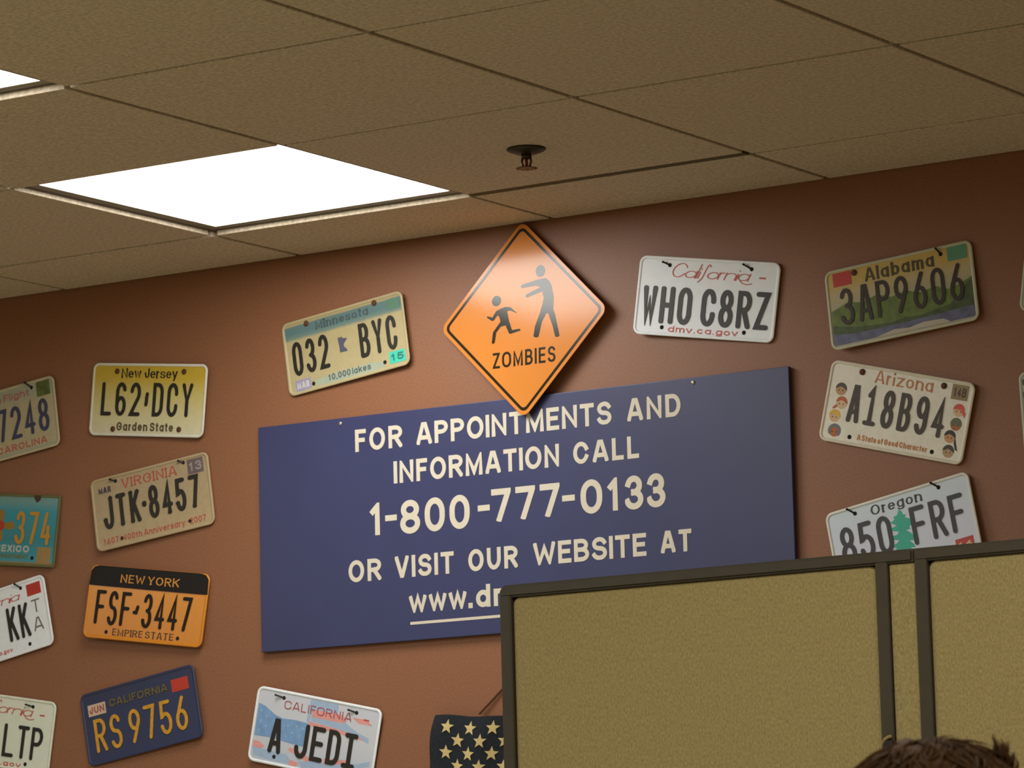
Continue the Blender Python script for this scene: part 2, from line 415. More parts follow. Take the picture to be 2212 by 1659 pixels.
def ceiling_light(i, j, label, proto=None):
    x, y = GX + (i + .5) * CELL, GY - (j + .5) * CELL
    mw_ = Matrix.Translation((x, y, H))
    if proto:
        t = proto.copy(); COL.objects.link(t); t.matrix_world = mw_; t['label'] = label
        for ch in proto.children:
            c = ch.copy(); COL.objects.link(c); c.parent = t
        return t
    t = thing('ceiling_light', label, 'ceiling light', mw_, 'square ceiling light panels')
    d, o = .2765, .2995
    bm = bmesh.new()
    def sq(s, z): return [(s, s, z), (-s, s, z), (-s, -s, z), (s, -s, z)]
    add_rings(bm, [sq(o, .016), sq(o, .0106), sq(o - .003, .0098), sq(d + .002, .0098), sq(d, .0108), sq(d, .016)], False, False)
    bmesh.ops.recalc_face_normals(bm, faces=bm.faces[:])
    mesh_obj('frame', bm, M('light_frame_enamel', (128, 118, 94), .5), t)
    bm = bmesh.new(); bm.faces.new([bm.verts.new(p) for p in sq(d, .0110)][::-1])
    mesh_obj('diffuser', bm, MATS.setdefault('lit_diffuser', None) or MATS.__setitem__('lit_diffuser', lamp_mat()) or MATS['lit_diffuser'], t)
    bm = bmesh.new(); add_rings(bm, [sq(.28, .0165), sq(.28, .09)])
    mesh_obj('housing', bm, M('light_housing', (200, 200, 195), .5), t)
    return t
lp = None
for i, j in LIT:
    lab = {(-1, 0): 'bright square ceiling light panel nearest the licence plate wall', (-1, 2): 'bright square ceiling light panel cut by the left frame edge'}.get((i, j), 'square ceiling light panel further back in the room, out of view')
    t = ceiling_light(i, j, lab, lp); lp = lp or t

def sprinkler():
    t = thing('fire_sprinkler', 'small dark pendent fire sprinkler head hanging from a ceiling tile', 'fire sprinkler', Matrix.Translation((-3.8301, -.605, H)))
    br = M('tarnished_brass', (112, 84, 46), .4, metal=.7); dk = M('dark_bronze', (62, 52, 36), .45, metal=.5)
    bm = bmesh.new(); lathe(bm, [(.034, 0), (.0355, -.002), (.033, -.0045), (.018, -.010), (.012, -.0115), (0, -.0115)], 28); mesh_obj('escutcheon', bm, dk, t, True)
    bm = bmesh.new(); lathe(bm, [(.009, -.010), (.010, -.016), (.008, -.019), (0, -.019)], 16); mesh_obj('body', bm, dk, t, True)
    bm = bmesh.new()
    for s in (-1, 1): add_tube(bm, [(s * .008, 0, -.017), (s * .010, 0, -.024), (s * .007, 0, -.032), (s * .002, 0, -.036)], .0022, 8)
    mesh_obj('yoke_arms', bm, br, t, True)
    bm = bmesh.new(); lathe(bm, [(.0025, -.018), (.003, -.026), (.0025, -.034)], 10); mesh_obj('glass_bulb', bm, M('sprinkler_bulb', (140, 50, 30), .2), t, True)
    bm = bmesh.new(); lathe(bm, [(.004, -.034), (.0165, -.0355), (.0165, -.0367), (0, -.0367)], 20)
    for k in range(12):
        a = 2 * PI * k / 12; add_box(bm, (math.cos(a) * .017 - .002, math.sin(a) * .017 - .002, -.0367), (math.cos(a) * .017 + .002, math.sin(a) * .017 + .002, -.0357))
    mesh_obj('deflector', bm, dk, t)
sprinkler()

# ------------------------------------------------------------------ licence plates
def frame_at(x, z, t, a=0., b=0., off=0.):
    """matrix of something hung on the wall: local x right, y up, z out of the wall"""
    ct, st = math.cos(t), math.sin(t)
    R = Matrix(((ct, -st, 0), (0, 0, -1), (st, ct, 0))) @ Matrix.Rotation(a, 3, 'X') @ Matrix.Rotation(b, 3, 'Y')
    m = R.to_4x4(); m.translation = Vector((x, -off, z + CAM_Z)); return m

PLATES = 'licence plates pinned on the terracotta wall'
BLACK = M('black_plate_paint', (36, 33, 28), .45, var=.2, scale=200)
NAIL = M('dark_nail', (30, 28, 24), .4, metal=.6)
RUST = M('rusty_nail', (92, 54, 30), .8, var=.3)
HOLE = M('dark_hole', (24, 18, 13), .9)

def plate(pos, label, field, rim=None, corner=15., worn=None):
    x, z, t, a, b = pos
    off = .0045 + abs(a) * .076 + abs(b) * .152
    p = thing('licence_plate', label, 'licence plate', frame_at(x, z, t, a, b, off), PLATES)
    hw, hh = 152.4, 76.2
    def ring(ins, zz): return [(u * .001, v * .001, zz * .001) for u, v in rrect(hw - ins, hh - ins, max(corner - ins, 2))]
    bm = bmesh.new()
    add_rings(bm, [ring(1.5, -1.6), ring(.3, -1.4), ring(0, -.6), ring(.5, .6), ring(2, 1.3), ring(4.2, 1.3), ring(5.6, .5), ring(7.0, 0), ring(30, 0)])
    bmesh.ops.recalc_face_normals(bm, faces=bm.faces[:])
    o = mesh_obj('pressed_sheet', bm, field, p)
    if rim:
        bm = bmesh.new(); add_rings(bm, [ring(-.05, -.6), ring(.3, .9), ring(1.9, 1.5), ring(4.3, 1.5), ring(5.6, .7)], False, False)
        bmesh.ops.recalc_face_normals(bm, faces=bm.faces[:]); mesh_obj('raised_rim', bm, rim, p)
    return p

def nails(p, spec):
    """spec: (x, y, kind, dx, dy): hole, rust = nail head, nail = slanting black nail in a slot"""
    for x, y, kind, dx, dy in spec:
        if kind == 'hole':
            prism('bolt_hole', circ(x, y, 4.2, 14), -.3, .35, HOLE, p)
        elif kind == 'rust':
            bm = bmesh.new(); lathe(bm, [(.0058, 0), (.006, .0012), (.0042, .0024), (0, .0028)], 14, (x * .001, y * .001, .0002)); mesh_obj('nail', bm, RUST, p, True)
        else:
            prism('bolt_hole', circ(x, y, 4.0, 14), -.3, .35, HOLE, p)
            bm = bmesh.new(); add_tube(bm, [(x * .001, y * .001, -.001), ((x + dx) * .001, (y + dy) * .001, .0055)], [.0016, .0016], 8)
            bmesh.ops.create_icosphere(bm, subdivisions=1, radius=.0026, matrix=Matrix.Translation(((x + dx) * .001, (y + dy) * .001, .0055)))
            mesh_obj('nail', bm, NAIL, p)

def sticker(p, name, x0, y0, x1, y1, mat, txt=None, tm=None, stroke=2.2, h=None, skew=0.):
    s = prism(name, [(x0, y0), (x1, y0 + skew), (x1, y1 + skew), (x0, y1)], .1, .45, mat, p)
    if txt:
        m = (y0 + y1) / 2; hh = (h or (y1 - y0) * .6) / 2
        text('sticker_lettering', txt, x0 + 4, x1 - 4, m - hh, m + hh, stroke, tm, s, z0=.4, z1=.6)
    return s

WHITE_P = M_print('white_sheeting', [(-76, (240, 246, 252)), (76, (240, 246, 252))], dirt=.08)
RIM_W = M('white_rim', (240, 246, 250), .4)
RED_S = M('red_sticker', (186, 56, 40), .5)
RED_T = M('red_print', (196, 96, 82), .5)

def script_word(p, word, x0, x1, y0, y1, mat, stroke=2.6, tail=True):
    o = text('state_name', word, x0, x1 - (y1 - y0) * .30, y0, y1, stroke, mat, p, cap='r', gap=-.02, shear=.42, z0=.1, z1=.4, xs=.68, pen=.55)
    if tail:
        bm = bmesh.new(); add_ribbon(bm, [(x1 - 26, y0 + 1), (x1 - 20, y0 - 4), (x1 - 10, y0 - 6), (x1, y0 - 4)], .9, 'r', .1, .4); mesh_obj('name_flourish', bm, mat, p)

# --- New Jersey
p = plate((-5.15, 1.237, -.1166, .0124, -.0196), 'New Jersey licence plate fading from yellow at the top to cream, reading L62 DCY',
          M_print('new_jersey_sheeting', [(-76, (214, 208, 176)), (-40, (214, 206, 160)), (20, (206, 188, 104)), (45, (200, 170, 54)), (76, (198, 166, 48))], dirt=.12), M('cream_rim', (220, 218, 202), .4))
text('state_name', 'New Jersey', -75, 74, 45, 66, 3.8, BLACK, p, z0=.1, z1=.4, pen=.4, serif=2.2, gap=.09, space=.42)
text('serial_lettering', 'L{q6}2{dot}DCY', -124, 118, -34, 36, 8.0, BLACK, p, 'plate', uniform=True, gap=.38)
text('slogan_lettering', 'Garden State', -79, 72, -65, -47, 3.6, M('grey_brown_print', (92, 78, 54), .5), p, z0=.1, z1=.4, serif=2.0)
nails(p, [(-87, 59, 'rust', 0, 0), (91, 60, 'rust', 0, 0), (-88, -62, 'rust', 0, 0), (88, -60, 'rust', 0, 0)])
# --- Virginia
p = plate((-5.1433, 1.023, .1193, -.0066, .0201), 'worn tan Virginia licence plate with red lettering, reading JTK 8457, below the New Jersey plate',
          M_print('virginia_sheeting', [(-76, (178, 158, 120)), (76, (170, 150, 114))], dirt=.25), M('tan_rim', (178, 158, 122), .5))
RV = M('faded_red_print', (176, 84, 66), .5)
text('state_name', 'VIRGINIA', -72, 70, 43, 64, 3.4, RV, p, z0=.1, z1=.4, pen=.5, serif=3.0)
text('serial_lettering', 'JTK{*}8457', -126, 122, -34, 35, 9.0, BLACK, p, 'plate', uniform=True, gap=.34, serif=5.)
text('slogan_lettering', '1607 * 400th Anniversary * 2007', -133, 131, -65, -52, 2.0, RV, p, z0=.1, z1=.4)
text('month_lettering', 'MAR', -133, -101, 43, 56, 2.6, M('indigo_print', (62, 48, 66), .5), p, z0=.1, z1=.4)
sticker(p, 'year_sticker', 98, 37, 138, 68, M('violet_grey_sticker', (104, 92, 92), .5), '13', M('pale_violet', (160, 142, 136), .5), 3.5)
nails(p, [(-87, 63, 'nail', -10, 5), (89, 65, 'nail', -9, 5), (-86, -59, 'hole', 0, 0), (90, -58, 'hole', 0, 0)])
# --- New York
p = plate((-5.1593, .8086, -.1405, -.0515, .0277), 'orange New York licence plate with a dark navy top band, reading FSF 3447',
          M_print('new_york_sheeting', [(-76, (208, 128, 14)), (76, (216, 138, 16))], rough=.28, dirt=.10))
NV = M('navy_black_print', (28, 24, 22), .5, spec=.3)
prism('top_band', [(-151.5, 34), (-150, 64), (-142, 73), (-130, 75.6), (130, 75.6), (142, 73), (150, 64), (151.5, 33), (0, 33)], .2, 1.55, NV, p)
OT = M('orange_print', (206, 140, 52), .4)
text('state_name', 'NEW YORK', -72, 78, 43, 61, 3.2, OT, p, z0=1.5, z1=1.8, pen=.55, serif=2.4)
text('serial_lettering', 'FSF{blob}3447', -128, 116, -46, 25, 7.4, NV, p, 'plate', uniform=True, gap=.36)
text('slogan_lettering', 'EMPIRE STATE', -77, 79, -67, -52, 2.8, M('umber_print', (84, 50, 20), .4), p, z0=.1, z1=.4, pen=.55, serif=2.0)
nails(p, [(-93, -61, 'hole', 0, 0), (90, -61, 'hole', 0, 0)])
# --- California blue
p = plate((-5.1805, .5835, .1551, -.0001, -.0195), 'old dark blue California licence plate with yellow characters RS 9756',
          M_print('california_blue_sheeting', [(-76, (48, 58, 94)), (76, (46, 54, 86))], dirt=.25, grime=(70, 62, 58)))
YL = M('yellow_plate_paint', (206, 150, 40), .45, var=.15, scale=120)
text('state_name', 'CALIFORNIA', -76, 78, 35, 51, 3.2, M('worn_olive_paint', (104, 92, 52), .6), p, 'plate')
text('serial_lettering', 'RS 9756', -125, 120, -52, 18, 7.6, YL, p, 'plate', uniform=True, gap=.36, space=.7)
sticker(p, 'year_sticker', 89, 29, 133, 55, RED_S)
sticker(p, 'month_sticker', -135, 26, -88, 50, M('pinkish_white_sticker', (208, 178, 158), .5), 'JUN', M('brick_print', (150, 82, 60), .5), 3)
# --- Minnesota
p = plate((-4.6482, 1.3003, .1188, -.0063, -.0239), 'cream Minnesota licence plate with a teal-blue top band, reading 032 BYC, beside the orange sign',
          M_print('minnesota_sheeting', [(-76, (182, 168, 126)), (-62, (180, 168, 126)), (36, (180, 166, 122)), (42, (110, 134, 124)), (52, (86, 120, 122)), (66, (94, 124, 122)), (69, (172, 158, 114))], dirt=.18, wob=.004), M('yellowed_rim', (180, 166, 126), .5))
text('state_name', 'Minnesota', -68, 64, 46, 64, 3.4, M('slate_print', (72, 86, 88), .5), p, z0=.1, z1=.4, pen=.5, serif=2.4)
text('serial_lettering', '032', -133, -42, -38, 32, 8.2, BLACK, p, 'plate', uniform=True, gap=.36)
text('serial_lettering', 'BYC', 36, 128, -38, 32, 8.2, BLACK, p, 'plate', uniform=True, gap=.36)
prism('state_outline', [(-17, 17), (-9, 16), (-8, 19), (-6, 14), (6, 11), (0, 5), (-4, 1), (-4, -4), (3, -11), (3, -15), (-15, -14), (-15, -2), (-16, 4)], .1, .5, M('slate_blue_print', (80, 82, 100), .5), p)
prism('blue_strip', [(-84, -56), (-40, -52), (60, -52), (88, -57), (88, -68), (60, -71), (-60, -71), (-84, -68)], .05, .2, M('pale_teal_print', (160, 170, 148), .5), p)
text('slogan_lettering', '10,000 lakes', -51, 56, -65, -52, 2.2, M('slate_print', (72, 86, 88), .5), p, z0=.2, z1=.45)
sticker(p, 'year_sticker', 103, -66, 142, -42, M('teal_sticker', (60, 196, 172), .5), '15', M('dark_teal_print', (40, 104, 96), .5), 3)
sticker(p, 'month_sticker', -134, -70, -95, -47, M('lavender_sticker', (150, 148, 170), .5), 'MAR', M('white_lavender', (198, 192, 196), .5), 3)
sticker(p, 'county_sticker', 112, 44, 142, 64, M('green_print', (84, 126, 100), .5))
nails(p, [(-90, 64, 'rust', 0, 0), (82, 66, 'rust', 0, 0), (-89, -62, 'hole', 0, 0), (91, -59, 'hole', 0, 0)])
# --- California, WHO C8RZ
p = plate((-3.8081, 1.2962, -.1648, .0146, .0369), 'clean white California licence plate with red script, reading WHO C8RZ, right of the orange sign', WHITE_P, RIM_W)
script_word(p, 'CaliFornia'.replace('F', '{F_}'), -84, 94, 37, 66, RED_T)
text('serial_lettering', 'WHO C8RZ', -137, 137, -53, 19, 9.6, BLACK, p, 'plate', uniform=True, gap=.30, space=.72)
text('web_lettering', 'dmv.ca.gov', -76, 75, -68, -56, 2.3, RED_T, p, z0=.1, z1=.4)
prism('registration_dash', rect(109, 43.5, 123, 46.5), .1, .4, M('red_ink', (196, 70, 56), .5), p)
nails(p, [(-86, 60, 'nail', -13, 5), (91, 61, 'nail', -16, 8), (-90, -60, 'hole', 0, 0), (88, -60, 'hole', 0, 0)])
# --- Alabama
p = plate((-3.3941, 1.2545, .0907, -.0428, .0208), 'scenic Alabama licence plate printed with green hills over blue water, reading 3AP9606',
          M_print('alabama_sheeting', [(-76, (196, 190, 150)), (-62, (150, 150, 150)), (-30, (150, 160, 140)), (28, (192, 178, 130)), (48, (202, 172, 84)), (76, (196, 166, 80))], dirt=.15), M('weathered_rim', (190, 188, 162), .5))
random.seed(11)
def ridge(xs, base, ys): return [(x, base) for x in (xs[-1], xs[0])] + list(zip(xs, ys))
prism('printed_hills', ridge([-145, -110, -80, -50, -20, 10, 40, 70, 100, 125, 145], -48, [-2, 10, 4, 12, 2, 8, -2, 4, -8, 0, 8]), .05, .2, M('hill_green_print', (98, 118, 42), .5, var=.3, scale=60), p)
prism('printed_trees', ridge([-145, -115, -85, -55, -25, 5, 35, 65, 95, 118, 132, 145], -54, [-30, -36, -42, -44, -46, -42, -44, -40, -36, -22, -4, 6]), .15, .3, M('dark_green_print', (66, 84, 36), .5, var=.3, scale=60), p)
prism('printed_water', ridge([-145, -100, -50, 0, 50, 100, 145], -68, [-46, -52, -52, -51, -50, -48, -46]), .2, .4, M('water_blue_print', (96, 100, 128), .5, var=.3, scale=50), p)
prism('printed_sand', [(-60, -68), (-20, -60), (10, -63), (40, -58), (80, -60), (96, -69)], .3, .5, M('sand_print', (186, 176, 160), .5), p)
DB = M('brown_black_print', (50, 34, 24), .5)
text('state_name', 'Alabama', -70, 73, 41, 67, 5.2, M('bronze_print', (76, 66, 34), .5), p, z0=.1, z1=.4, pen=.6, serif=2.4)
text('serial_lettering', '3AP9606', -126, 128, -33, 37, 7.4, DB, p, 'plate', uniform=True, gap=.36)
sticker(p, 'month_sticker', -136, 43, -98, 69, RED_S)
sticker(p, 'county_sticker', 101, 44, 141, 71, M('sea_green_sticker', (90, 148, 116), .5))
nails(p, [(-91, 63, 'rust', 0, 0), (88, 61, 'nail', -6, 11)])
# --- Arizona
p = plate((-3.4157, 1.0399, -.2537, .0183, -.0087), 'white Arizona licence plate with eight small cartoon faces at its sides, reading A18B94',
          M_print('arizona_sheeting', [(-76, (232, 229, 212)), (76, (232, 229, 214))], dirt=.22, grime=(150, 110, 60)), M('yellowed_white_rim', (216, 208, 186), .5))
text('state_name', 'Arizona', -56, 66, 46, 70, 3.4, M('ochre_print', (190, 122, 60), .5), p, z0=.1, z1=.4, pen=.6, serif=1.5)
text('serial_lettering', 'A{s1}8B{q9}4', -102, 102, -34, 37, 8.4, M('worn_black_paint', (62, 50, 40), .5, var=.3, scale=150), p, 'plate', uniform=True, gap=.42)
text('slogan_lettering', 'A State of Good Character', -72, 76, -64, -53, 2.0, M('ochre_print', (190, 122, 60), .5), p, z0=.1, z1=.4)
sticker(p, 'year_sticker', 106, 41, 140, 69, M('khaki_sticker', (146, 124, 86), .5), '14B', M('sticker_ink', (74, 56, 40), .5), 2.6)
nails(p, [(-85, 62, 'rust', 0, 0), (88, 62, 'rust', 0, 0), (-88, -61, 'hole', 0, 0), (87, -61, 'hole', 0, 0)])
INK = M('face_ink', (58, 40, 28), .6)
faces = [(-123, 24, (184, 140, 98), (74, 62, 48), 'cap'), (-117, -1, (214, 184, 140), (186, 92, 36), 'plait'), (-127, -27, (214, 178, 130), (222, 176, 34), 'cap'), (-122, -54, (190, 96, 34), (104, 112, 116), 'hood'),
         (127, 22, (214, 176, 136), (214, 84, 66), 'scarf'), (126, -4, (168, 104, 48), (104, 104, 80), 'crop'), (118, -28, (196, 146, 96), (50, 40, 30), 'tail'), (120, -55, (180, 146, 104), (66, 52, 38), 'cap')]
for k, (fx, fy, skin, hair, kind) in enumerate(faces):
    f = prism('printed_face', circ(fx, fy, 11.5, 22), .05, .3, M('face_print_%d' % k, skin, .5), p)
    hm = M('hair_print_%d' % k, hair, .5)
    q = [(fx + 12 * math.cos(math.radians(a)), fy + 12.4 * math.sin(math.radians(a))) for a in range(-5, 190, 13)]
    if kind == 'hood': q = [(fx + 13.5 * math.cos(math.radians(a)), fy + 13 * math.sin(math.radians(a))) for a in range(-45, 230, 12)] + [(fx - 6, fy - 6), (fx - 7, fy + 3), (fx, fy + 7), (fx + 7, fy + 3), (fx + 6, fy - 6)]
    elif kind == 'crop': q = q + [(fx - 8, fy - 3), (fx, fy - 1), (fx + 8, fy - 3)]
    elif kind == 'scarf': q = [(fx + 13, fy - 12), (fx + 15, fy - 4)] + q + [(fx - 8, fy + 2), (fx + 4, fy + 1)]
    else: q = q + [(fx - 7, fy + 2), (fx - 2, fy + 5), (fx + 3, fy + 4), (fx + 8, fy + 1)]
    polys = [q]
    if kind == 'plait': polys.append([(fx - 9, fy - 3), (fx - 16, fy - 9), (fx - 18, fy - 13), (fx - 13, fy - 12), (fx - 8, fy - 8)])
    if kind == 'tail': polys.append([(fx + 11, fy + 1), (fx + 14, fy - 8), (fx + 20, fy - 24), (fx + 15, fy - 22), (fx + 10, fy - 10)])
    prism('printed_hair', polys, .25, .5, hm, f)
    prism('printed_eyes', [circ(fx - 4, fy - 2, 1.3, 8), circ(fx + 4, fy - 2, 1.3, 8)], .25, .45, INK, f)
# --- Oregon
p = plate((-3.4112, .8156, .1803, -.038, -.0126), 'pale blue-white Oregon licence plate with a green fir tree, half hidden behind the partition top',
          M_print('oregon_sheeting', [(-76, (206, 214, 228)), (0, (208, 214, 230)), (76, (200, 216, 224))], dirt=.06), M('oregon_rim', (218, 216, 204), .45))
text('state_name', 'Oregon', -57, 51, 47, 67, 3.6, BLACK, p, z0=.1, z1=.4, pen=.45, serif=2.6)
text('serial_lettering', '850', -131, -22, -30, 41, 8.4, BLACK, p, 'plate', uniform=True, gap=.3)
text('serial_lettering', 'FRF', 20, 131, -30, 41, 8.4, BLACK, p, 'plate', uniform=True, gap=.34)
tr = [(0, 44), (6, 38), (5, 34), (12, 31), (9, 27), (20, 21), (21, 10), (14, 8), (16, 3), (6, 3), (14, -3), (20, -10), (18, -19), (10, -18), (18, -27), (19, -33), (10, -31), (16, -42), (6, -40), (14, -52), (4, -52), (3, -62),
      (-4, -62), (-4, -52), (-14, -54), (-8, -42), (-20, -42), (-12, -33), (-26, -31), (-18, -25), (-28, -20), (-16, -16), (-10, -12), (-22, -8), (-24, -1), (-12, -1), (-8, 4), (-20, 8), (-24, 13), (-10, 16), (-22, 24), (-12, 28), (-14, 33), (-5, 35)]
prism('printed_fir_tree', tr, .1, .4, M('fir_teal_print', (48, 172, 146), .5), p)
sticker(p, 'year_sticker', 101, -68, 138, -42, RED_S, '16', M('cream_print', (222, 190, 150), .5), 3, h=12)
nails(p, [(-90, 61, 'nail', -12, 11), (88, 62, 'nail', -11, 11)])
# --- California, A JEDI
p = plate((-4.7428, .5193, -.222, .0173, .0246), 'white California licence plate printed with a faint waving flag, reading A JEDI',
          M_print('flag_sheeting', [(-76, (186, 196, 212)), (0, (204, 208, 214)), (76, (202, 206, 214))], dirt=.03), RIM_W)
FB = M('flag_blue_print', (120, 158, 200), .5, var=.12, scale=60); FR = M('flag_rose_print', (222, 154, 148), .5, var=.1, scale=60); FL = M('flag_pale_blue_print', (160, 184, 210), .5)
prism('printed_canton', [(-145, 42), (-128, 38), (-100, 24), (-82, 20), (-50, 22), (-18, 20), (-14, -8), (-21, -28), (-60, -26), (-100, -22), (-145, -24)], .05, .2, FB, p)
prism('printed_star', [[(sx + (3.2 if k % 2 == 0 else 1.3) * math.sin(k * PI / 5), sy + (3.2 if k % 2 == 0 else 1.3) * math.cos(k * PI / 5)) for k in range(10)] for sx, sy in [(-136, 28), (-122, 18), (-134, 8), (-120, -2), (-136, -12), (-66, 8), (-54, -4), (-68, -14), (-46, 10), (-36, -8), (-30, 8)]], .18, .3, FL, p)
for q_ in [[(-21, 69), (47, 69), (48, 50), (-12, 50), (-18, 22), (-24, 22)], [(-14, 34), (68, 36), (100, 22), (130, 14), (130, 4), (90, 14), (40, 22), (-14, 26)], [(-145, -46), (-60, -50), (-40, -66), (-100, -66), (-140, -62)], [(-30, -58), (110, -40), (140, -30), (140, -40), (60, -62), (-20, -69)]]: prism('printed_stripe', q_, .08, .18, FL, p)
for q_ in [[(-12, 50), (60, 50), (72, 40), (66, 34), (-14, 34)], [(-16, 25), (60, 20), (104, 15), (119, 8), (60, 12), (0, 14), (-18, 17)], [(-145, -34), (-130, -34), (-116, -42), (-125, -48), (-144, -46)], [(-55, -34), (-20, -40), (0, -50), (-10, -56), (-40, -46), (-58, -40)], [(30, -42), (90, -36), (92, -44), (30, -54)], [(-50, -58), (-28, -62), (-34, -70), (-52, -69)]]: prism('printed_stripe', q_, .1, .24, FR, p)
for q_ in [[(84, 49), (118, 50), (134, 40), (100, 40)]]: prism('printed_stripe', q_, .1, .24, FR, p)
text('state_name', 'CALIFORNIA', -82, 82, 40, 57, 1.9, M('maroon_print', (168, 78, 84), .5), p, 'plate', z0=.2, z1=.6)
text('serial_lettering', 'A JED{sI}', -107, 105, -52, 18, 9.6, BLACK, p, 'plate', uniform=True, gap=.26, space=1.05)
prism('registration_dash', rect(111, 47.5, 124, 50.5), .2, .5, M('red_ink', (196, 70, 56), .5), p)
nails(p, [(-86, 61, 'nail', -18, 3), (92, 60, 'nail', -17, 3), (-89, -59, 'hole', 0, 0), (89, -59, 'hole', 0, 0)])
# --- North Carolina (cut by the left edge)
p = plate((-5.5427, 1.2228, .1215, -.0126, -.0099), 'faded North Carolina licence plate with blue characters ending in 7248, at the left edge',
          M_print('north_carolina_sheeting', [(-76, (150, 166, 150)), (-60, (186, 176, 140)), (30, (190, 178, 140)), (56, (162, 172, 156)), (76, (176, 172, 142))], dirt=.2), M('aged_rim', (192, 184, 150), .5))
BN = M('faded_navy_print', (62, 66, 96), .5)
text('state_name', 'First in Flight', -82, 82, 47, 62, 2.6, M('rose_print', (184, 106, 92), .5), p, z0=.1, z1=.4)
text('serial_lettering', '7248', -12, 130, -38, 32, 8.0, BN, p, 'plate', uniform=True, gap=.36)
text('slogan_lettering', 'NORTH CAROLINA', -118, 118, -63, -48, 3.2, M('rose_print', (184, 106, 92), .5), p, z0=.1, z1=.4)
sticker(p, 'year_sticker', 103, 38, 139, 70, M('moss_sticker', (92, 104, 50), .5, var=.3, scale=60))
nails(p, [(90, 62, 'nail', -13, 13), (-90, 62, 'nail', -13, 13)])
# --- New Mexico
p = plate((-5.5458, 1.0, -.1146, -.0272, .0015), 'turquoise New Mexico licence plate with yellow numerals 374, cut by the left frame edge',
          M_print('new_mexico_sheeting', [(-76, (60, 110, 104)), (-70, (140, 118, 60)), (-64, (50, 150, 168)), (-20, (30, 132, 146)), (40, (40, 146, 164)), (62, (110, 156, 156)), (76, (110, 150, 140))], dirt=.25), M('olive_rim', (104, 104, 62), .5), corner=4)
YO = M('dull_yellow_paint', (190, 138, 44), .5)
text('serial_lettering', '37{o4}', 38, 134, -30, 40, 8.0, YO, p, 'plate', uniform=True, gap=.36)
text('state_name', 'NEW MEXICO', -80, 80, -47, -32, 3.6, M('grey_white_print', (180, 186, 172), .5), p, z0=.1, z1=.4)
text('slogan_lettering', 'LAND OF ENCHANTMENT', -78, 78, -60, -51, 2.0, M('olive_print', (108, 112, 40), .5), p, z0=.1, z1=.4)
z = prism('sun_symbol', [circ(-4, 8, 10, 20)] + [rect(-4 + dx - (3 if dx == 0 or True else 0), 8 + dy - 3, -4 + dx + 3, 8 + dy + 3) for dx, dy in ()] +
          [[(6, 2), (26, 0), (34, 6), (34, 12), (26, 18), (6, 14)], [(-14, 2), (-34, 0), (-42, 6), (-42, 12), (-34, 18), (-14, 14)], [(-10, 18), (-13, 36), (-7, 42), (-1, 42), (5, 36), (2, 18)], [(-10, -2), (-13, -20), (-7, -26), (-1, -26), (5, -20), (2, -2)]], .05, .25, M('sun_olive_print', (150, 116, 44), .5), p)
prism('sun_centre', circ(-4, 8, 11, 18), .2, .4, M('sun_red_print', (176, 58, 30), .5), z)
sticker(p, 'year_sticker', 102, -70, 139, -34, M('sand_sticker', (158, 128, 76), .5))
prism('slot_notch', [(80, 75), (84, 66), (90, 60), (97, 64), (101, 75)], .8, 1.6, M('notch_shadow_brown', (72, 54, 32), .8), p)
nails(p, [(90, -58, 'hole', 0, 0)])
# --- California, KK TA
p = plate((-5.5683, .7944, .1845, -.0026, -.0135), 'white California licence plate with a red corner sticker and small upright TA after KK',
          WHITE_P, RIM_W)
script_word(p, 'CaliFornia'.replace('F', '{F_}'), -84, 84, 38, 62, RED_T, tail=False)
text('serial_lettering', 'KK', 38, 97, -44, 29, 7.8, BLACK, p, 'plate', uniform=True, gap=.30)
GP = M('grey_print', (120, 112, 102), .5)
text('suffix_lettering', 'T', 108, 131, 1, 29, 3.0, GP, p, z0=.1, z1=.4)
text('suffix_lettering', 'A', 106, 132, -38, -9, 3.4, GP, p, z0=.1, z1=.4)
sticker(p, 'year_sticker', 101, 39, 139, 64, RED_S)
text('slogan_lettering', 'dmv.ca.gov', -40, 40, -64, -55, 1.8, RED_T, p, z0=.1, z1=.4)
nails(p, [(86, 62, 'nail', -10, 11), (88, -60, 'hole', 0, 0)])
# --- California, LTP
p = plate((-5.5654, .5753, -.1694, .004, -.0002), 'white California licence plate with large characters LTP at the lower left corner',
          M_print('greenish_white_sheeting', [(-76, (226, 232, 216)), (76, (226, 232, 214))], dirt=.08), M('greenish_white_rim', (226, 230, 214), .4))
script_word(p, 'CaliFornia'.replace('F', '{F_}'), -84, 96, 38, 66, RED_T)
text('serial_lettering', 'LTP', 21, 127, -51, 18, 7.8, BLACK, p, 'plate', uniform=True, gap=.24)
text('web_lettering', 'dmv.ca.gov', -76, 75, -70, -59, 2.3, RED_T, p, z0=.1, z1=.4)
prism('registration_dash', rect(111, 43, 124, 46), .1, .4, M('red_ink', (196, 70, 56), .5), p)
nails(p, [(90, 60, 'nail', -16, 3), (-90, 60, 'nail', -16, 3), (87, -61, 'hole', 0, 0)])
